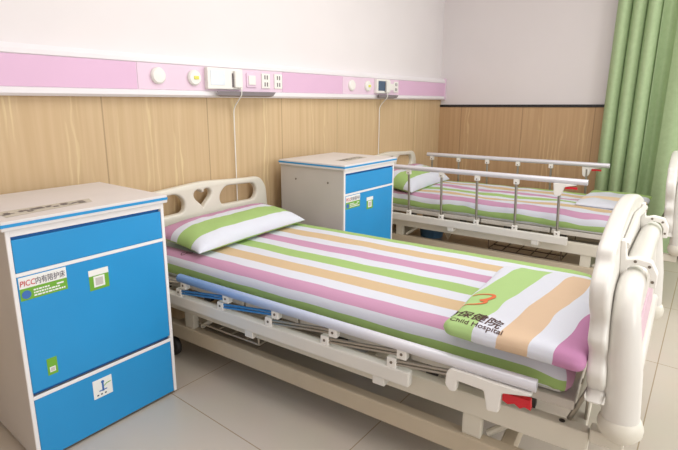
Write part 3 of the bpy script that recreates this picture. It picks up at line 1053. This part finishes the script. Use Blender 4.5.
# ------------------------------------------------------------------ folded quilts
def make_quilt(B, label, c, h, rz, m, skew, seed, wr):
    hx, hy, hz = h
    r = hz * 0.95
    def uf(p, f):
        x, y, z = p
        X, Y = x + c[0], y + c[1]
        if f == 'xm': X -= (hz - z) * 0.6
        if f == 'xp': X += (hz - z) * 0.6
        if f == 'ym': Y -= (hz - z) * 0.6
        if f == 'yp': Y += (hz - z) * 0.6
        if skew is None:
            return (X + 2.2 * wr * noise.noise((X * 5 + seed, Y * 5, 1)), Y)
        return (Y + skew * (X + 0.3) + wr * noise.noise((X * 6 + seed, Y * 6, 1)), X)
    def disp(q):
        e = min(1, (hx - abs(q.x)) / 0.10) * min(1, (hy - abs(q.y)) / 0.10)
        e = max(0, e)
        top = 1 if q.z > 0 else 0
        return Vector((0.006 * noise.noise((q.y * 9 + seed, q.z * 20, 0)), 0.006 * noise.noise((q.x * 9, seed, q.z * 20)),
                       top * (0.016 * (e ** 0.6) - 0.006 + wr * noise.noise((q.x * 9 + seed, q.y * 11, 3)))))
    bm = rbox_cloth(h, r, 48, 30, 6, uf, disp)
    o = link('folded_quilt', bm, m, None, True, 0)
    o.location = place(B, c)
    o.rotation_euler = (0, 0, B['rz'] + rz)
    tag(o, label, 'quilt', 'folded quilts')
    return o
q1 = make_quilt(B1, 'folded striped quilt with printed lettering at the foot of the near bed', (-0.19, 0.162, 0.559), (0.325, 0.192, 0.027), R(-1.5), M['quilt'], 0.15, 1.0, 0.005)
q2 = make_quilt(B2, 'crumpled pale folded quilt with green edge at the foot of the far bed', (0.10, 0.20, 0.545), (0.31, 0.195, 0.013), R(-2), M['quilt2'], None, 6.0, 0.010)

def on_quilt(o, bm, name, m, off=0.0012):
    """lay lettering (x,y in the quilt's own frame) onto its surface"""
    src = bmesh.new(); src.from_mesh(o.data)
    tree = BVHTree.FromBMesh(src)
    bmesh.ops.triangulate(bm, faces=bm.faces[:])
    bmesh.ops.subdivide_edges(bm, edges=[e for e in bm.edges if e.calc_length() > 0.006], cuts=2)
    dead = []
    for v in bm.verts:
        loc, nor, idx, d = tree.ray_cast(Vector((v.co.x, v.co.y, 1)), Vector((0, 0, -1)))
        if loc is None:
            dead.append(v)
        else:
            if nor.z < 0: nor = -nor
            v.co = loc + nor * off
    bmesh.ops.delete(bm, geom=dead, context='VERTS')
    src.free()
    return link(name, bm, m, o)
def printed_rings(o, x, y):
    bm = bmesh.new()
    for dx, dy in ((0, 0), (0.017, -0.02)):
        n = 24
        a = [bm.verts.new((x + dx + 0.016 * math.cos(2 * PI * k / n), y + dy + 0.014 * math.sin(2 * PI * k / n), 0)) for k in range(n)]
        b = [bm.verts.new((x + dx + 0.0125 * math.cos(2 * PI * k / n), y + dy + 0.0105 * math.sin(2 * PI * k / n), 0)) for k in range(n)]
        for k in range(n):
            bm.faces.new((a[k], a[(k + 1) % n], b[(k + 1) % n], b[k]))
    on_quilt(o, bm, 'printed_mark', M['stitch'])
printed_rings(sh1, -0.385, 0.70)
printed_rings(pl1, 0.29, 0.07)
def quilt_text(txt, o, start, direc, length, height, m, bold=0.0, shear=0.0):
    b = text_bm(txt, 0.05, shear, 0, bold)
    fit_text(b, 0, length, 0, height)
    d = Vector(direc).normalized()
    up = Vector((-d.y, d.x))
    for v in b.verts:
        p = Vector(start) + d * v.co.x + up * v.co.y
        v.co = Vector((p.x, p.y, 0))
    return on_quilt(o, b, 'lettering', m)
D = (-0.22, -0.975)
quilt_text('幼保健院', q1, (-0.262, 0.216), (-0.20, -0.98), 0.184, 0.046, M['ink_brown'], 0.0006)
quilt_text('Child Hospital', q1, (-0.312, 0.176), (-0.055, -0.998), 0.155, 0.023, M['ink_brown'], 0.0005)
# the orange swoosh above the lettering
bm = bmesh.new()
P = smooth = [(-0.085, 0.128), (-0.062, 0.098), (-0.055, 0.068), (-0.078, 0.060), (-0.108, 0.076), (-0.122, 0.095), (-0.112, 0.076), (-0.130, 0.072), (-0.158, 0.098), (-0.172, 0.138)]
pts = fillet([(x - 0.012, y + 0.048, 0) for x, y in P], 0.02, 5)
prev = None
for i, p in enumerate(pts):
    a = pts[max(0, i - 1)]; c_ = pts[min(len(pts) - 1, i + 1)]
    d = (c_ - a).normalized(); n = Vector((-d.y, d.x, 0))
    w = 0.0055 * (0.45 + math.sin(PI * i / (len(pts) - 1)))
    cur = (bm.verts.new(p + n * w), bm.verts.new(p - n * w))
    if prev:
        bm.faces.new((prev[0], cur[0], cur[1], prev[1]))
    prev = cur
on_quilt(q1, bm, 'orange_logo', M['ink_orange'], 0.0016)

# ------------------------------------------------------------------ curtain
bm = bmesh.new()
ny_, nz_ = 420, 40
y0, y1 = -1.55, -3.0
rows = []
for k in range(nz_ + 1):
    z = 0.03 + 2.67 * k / nz_
    row = []
    for i in range(ny_ + 1):
        s = i / ny_
        y = y0 + (y1 - y0) * s
        d = -(y - y0)
        yoff = 0.0
        flare = (2.7 - z) * 0.012
        if d < 0.30:
            ph = d / 0.10 + 0.08 * math.sin(z * 1.3)
            x = 0.06 + 0.075 * math.cos(2 * PI * ph)
            yoff = 0.025 * math.sin(2 * PI * ph)
        elif d < 0.40:
            ph = (d - 0.30) / 0.10
            x = 0.03 + 0.09 * math.sin(PI * ph) ** 0.8 * (0.8 + 0.2 * math.sin(z * 2))
        else:
            ph = (d - 0.40) / 0.36
            x = 0.03 - 0.05 * math.sin(2 * PI * ph + 0.4 * math.sin(z * 1.1 + 1)) * (0.9 + 0.2 * math.sin(d * 7))
        x += 0.008 * noise.noise((d * 5, z * 1.2, 3))
        row.append(bm.verts.new((4.55 + x, y + yoff + flare * 0.6, z)))
    rows.append(row)
for a, b in zip(rows, rows[1:]):
    for i in range(ny_):
        bm.faces.new((a[i], a[i + 1], b[i + 1], b[i]))
cu = link('curtain', bm, M['curtain'], None, True, 0)
tag(cu, 'pale green floor-length curtain hanging in folds beside the far bed', 'curtain')

# blue tub under the far bed
t = thing('storage_tub', 'blue plastic tub on the floor under the head of the far bed', 'tub', (4.02, -0.33, 0))
bm = bmesh.new()
for k, (s, z) in enumerate(((0.11, 0.0), (0.14, 0.13), (0.148, 0.132), (0.148, 0.142), (0.132, 0.142), (0.104, 0.008))):
    pass
lathe(bm, [(0.10, 0.0), (0.12, 0.11), (0.128, 0.112), (0.128, 0.12), (0.114, 0.12), (0.094, 0.008), (0.02, 0.008)], (0, 0, 0), 'Z', 28)
link('tub_body', bm, M['box_blue'], t, True)

# ------------------------------------------------------------------ light
w = bpy.data.worlds.new('World')
bpy.context.scene.world = w
w.use_nodes = True
bg = w.node_tree.nodes['Background']
bg.inputs['Color'].default_value = (0.985, 0.99, 1.0, 1)
bg.inputs['Strength'].default_value = 0.85
def area(name, loc, target, sx, sy, power, col):
    l = bpy.data.lights.new(name, 'AREA')
    l.shape = 'RECTANGLE'
    l.size = sx; l.size_y = sy
    l.energy = power
    l.color = col
    o = bpy.data.objects.new(name, l)
    C.objects.link(o)
    o.location = loc
    d = Vector(target) - Vector(loc)
    o.rotation_euler = d.to_track_quat('-Z', 'Y').to_euler()
    return o
area('ceiling_light', (2.0, -1.9, 2.77), (2.0, -1.9, 0), 2.8, 1.8, 44, (0.985, 0.99, 1))
area('window_light', (4.35, -4.0, 1.7), (1.6, -1.2, 0.7), 1.3, 1.7, 40, (0.985, 0.99, 1))
area('doorway_light', (0.95, -4.4, 1.7), (1.7, -0.9, 0.5), 1.0, 1.6, 32, (1, 0.99, 0.98))  # fill added behind the camera to brighten the near sides, no real source

# ------------------------------------------------------------------ camera
cam = bpy.data.cameras.new('camera')
co = bpy.data.objects.new('camera', cam)
C.objects.link(co)
f, pitch, yaw, roll = 478.3758, R(12.293), R(39.1901), R(-0.1718)
F = Vector((math.cos(yaw) * math.cos(pitch), math.sin(yaw) * math.cos(pitch), -math.sin(pitch)))
Rt = Vector((math.sin(yaw), -math.cos(yaw), 0))
U = Rt.cross(F)
R2 = Rt * math.cos(roll) + U * math.sin(roll)
U2 = U * math.cos(roll) - Rt * math.sin(roll)
mw = Matrix((R2, U2, -F)).transposed().to_4x4()
mw.translation = Vector((0, -2.2639, 1.2146))
co.matrix_world = mw
cam.sensor_fit = 'HORIZONTAL'
cam.sensor_width = 36
cam.lens = f / 678 * 36
cam.shift_x = 18.376 / 678
cam.shift_y = -16.982 / 678
cam.clip_start = 0.02
bpy.context.scene.camera = co
bpy.context.scene.view_settings.view_transform = 'Standard'
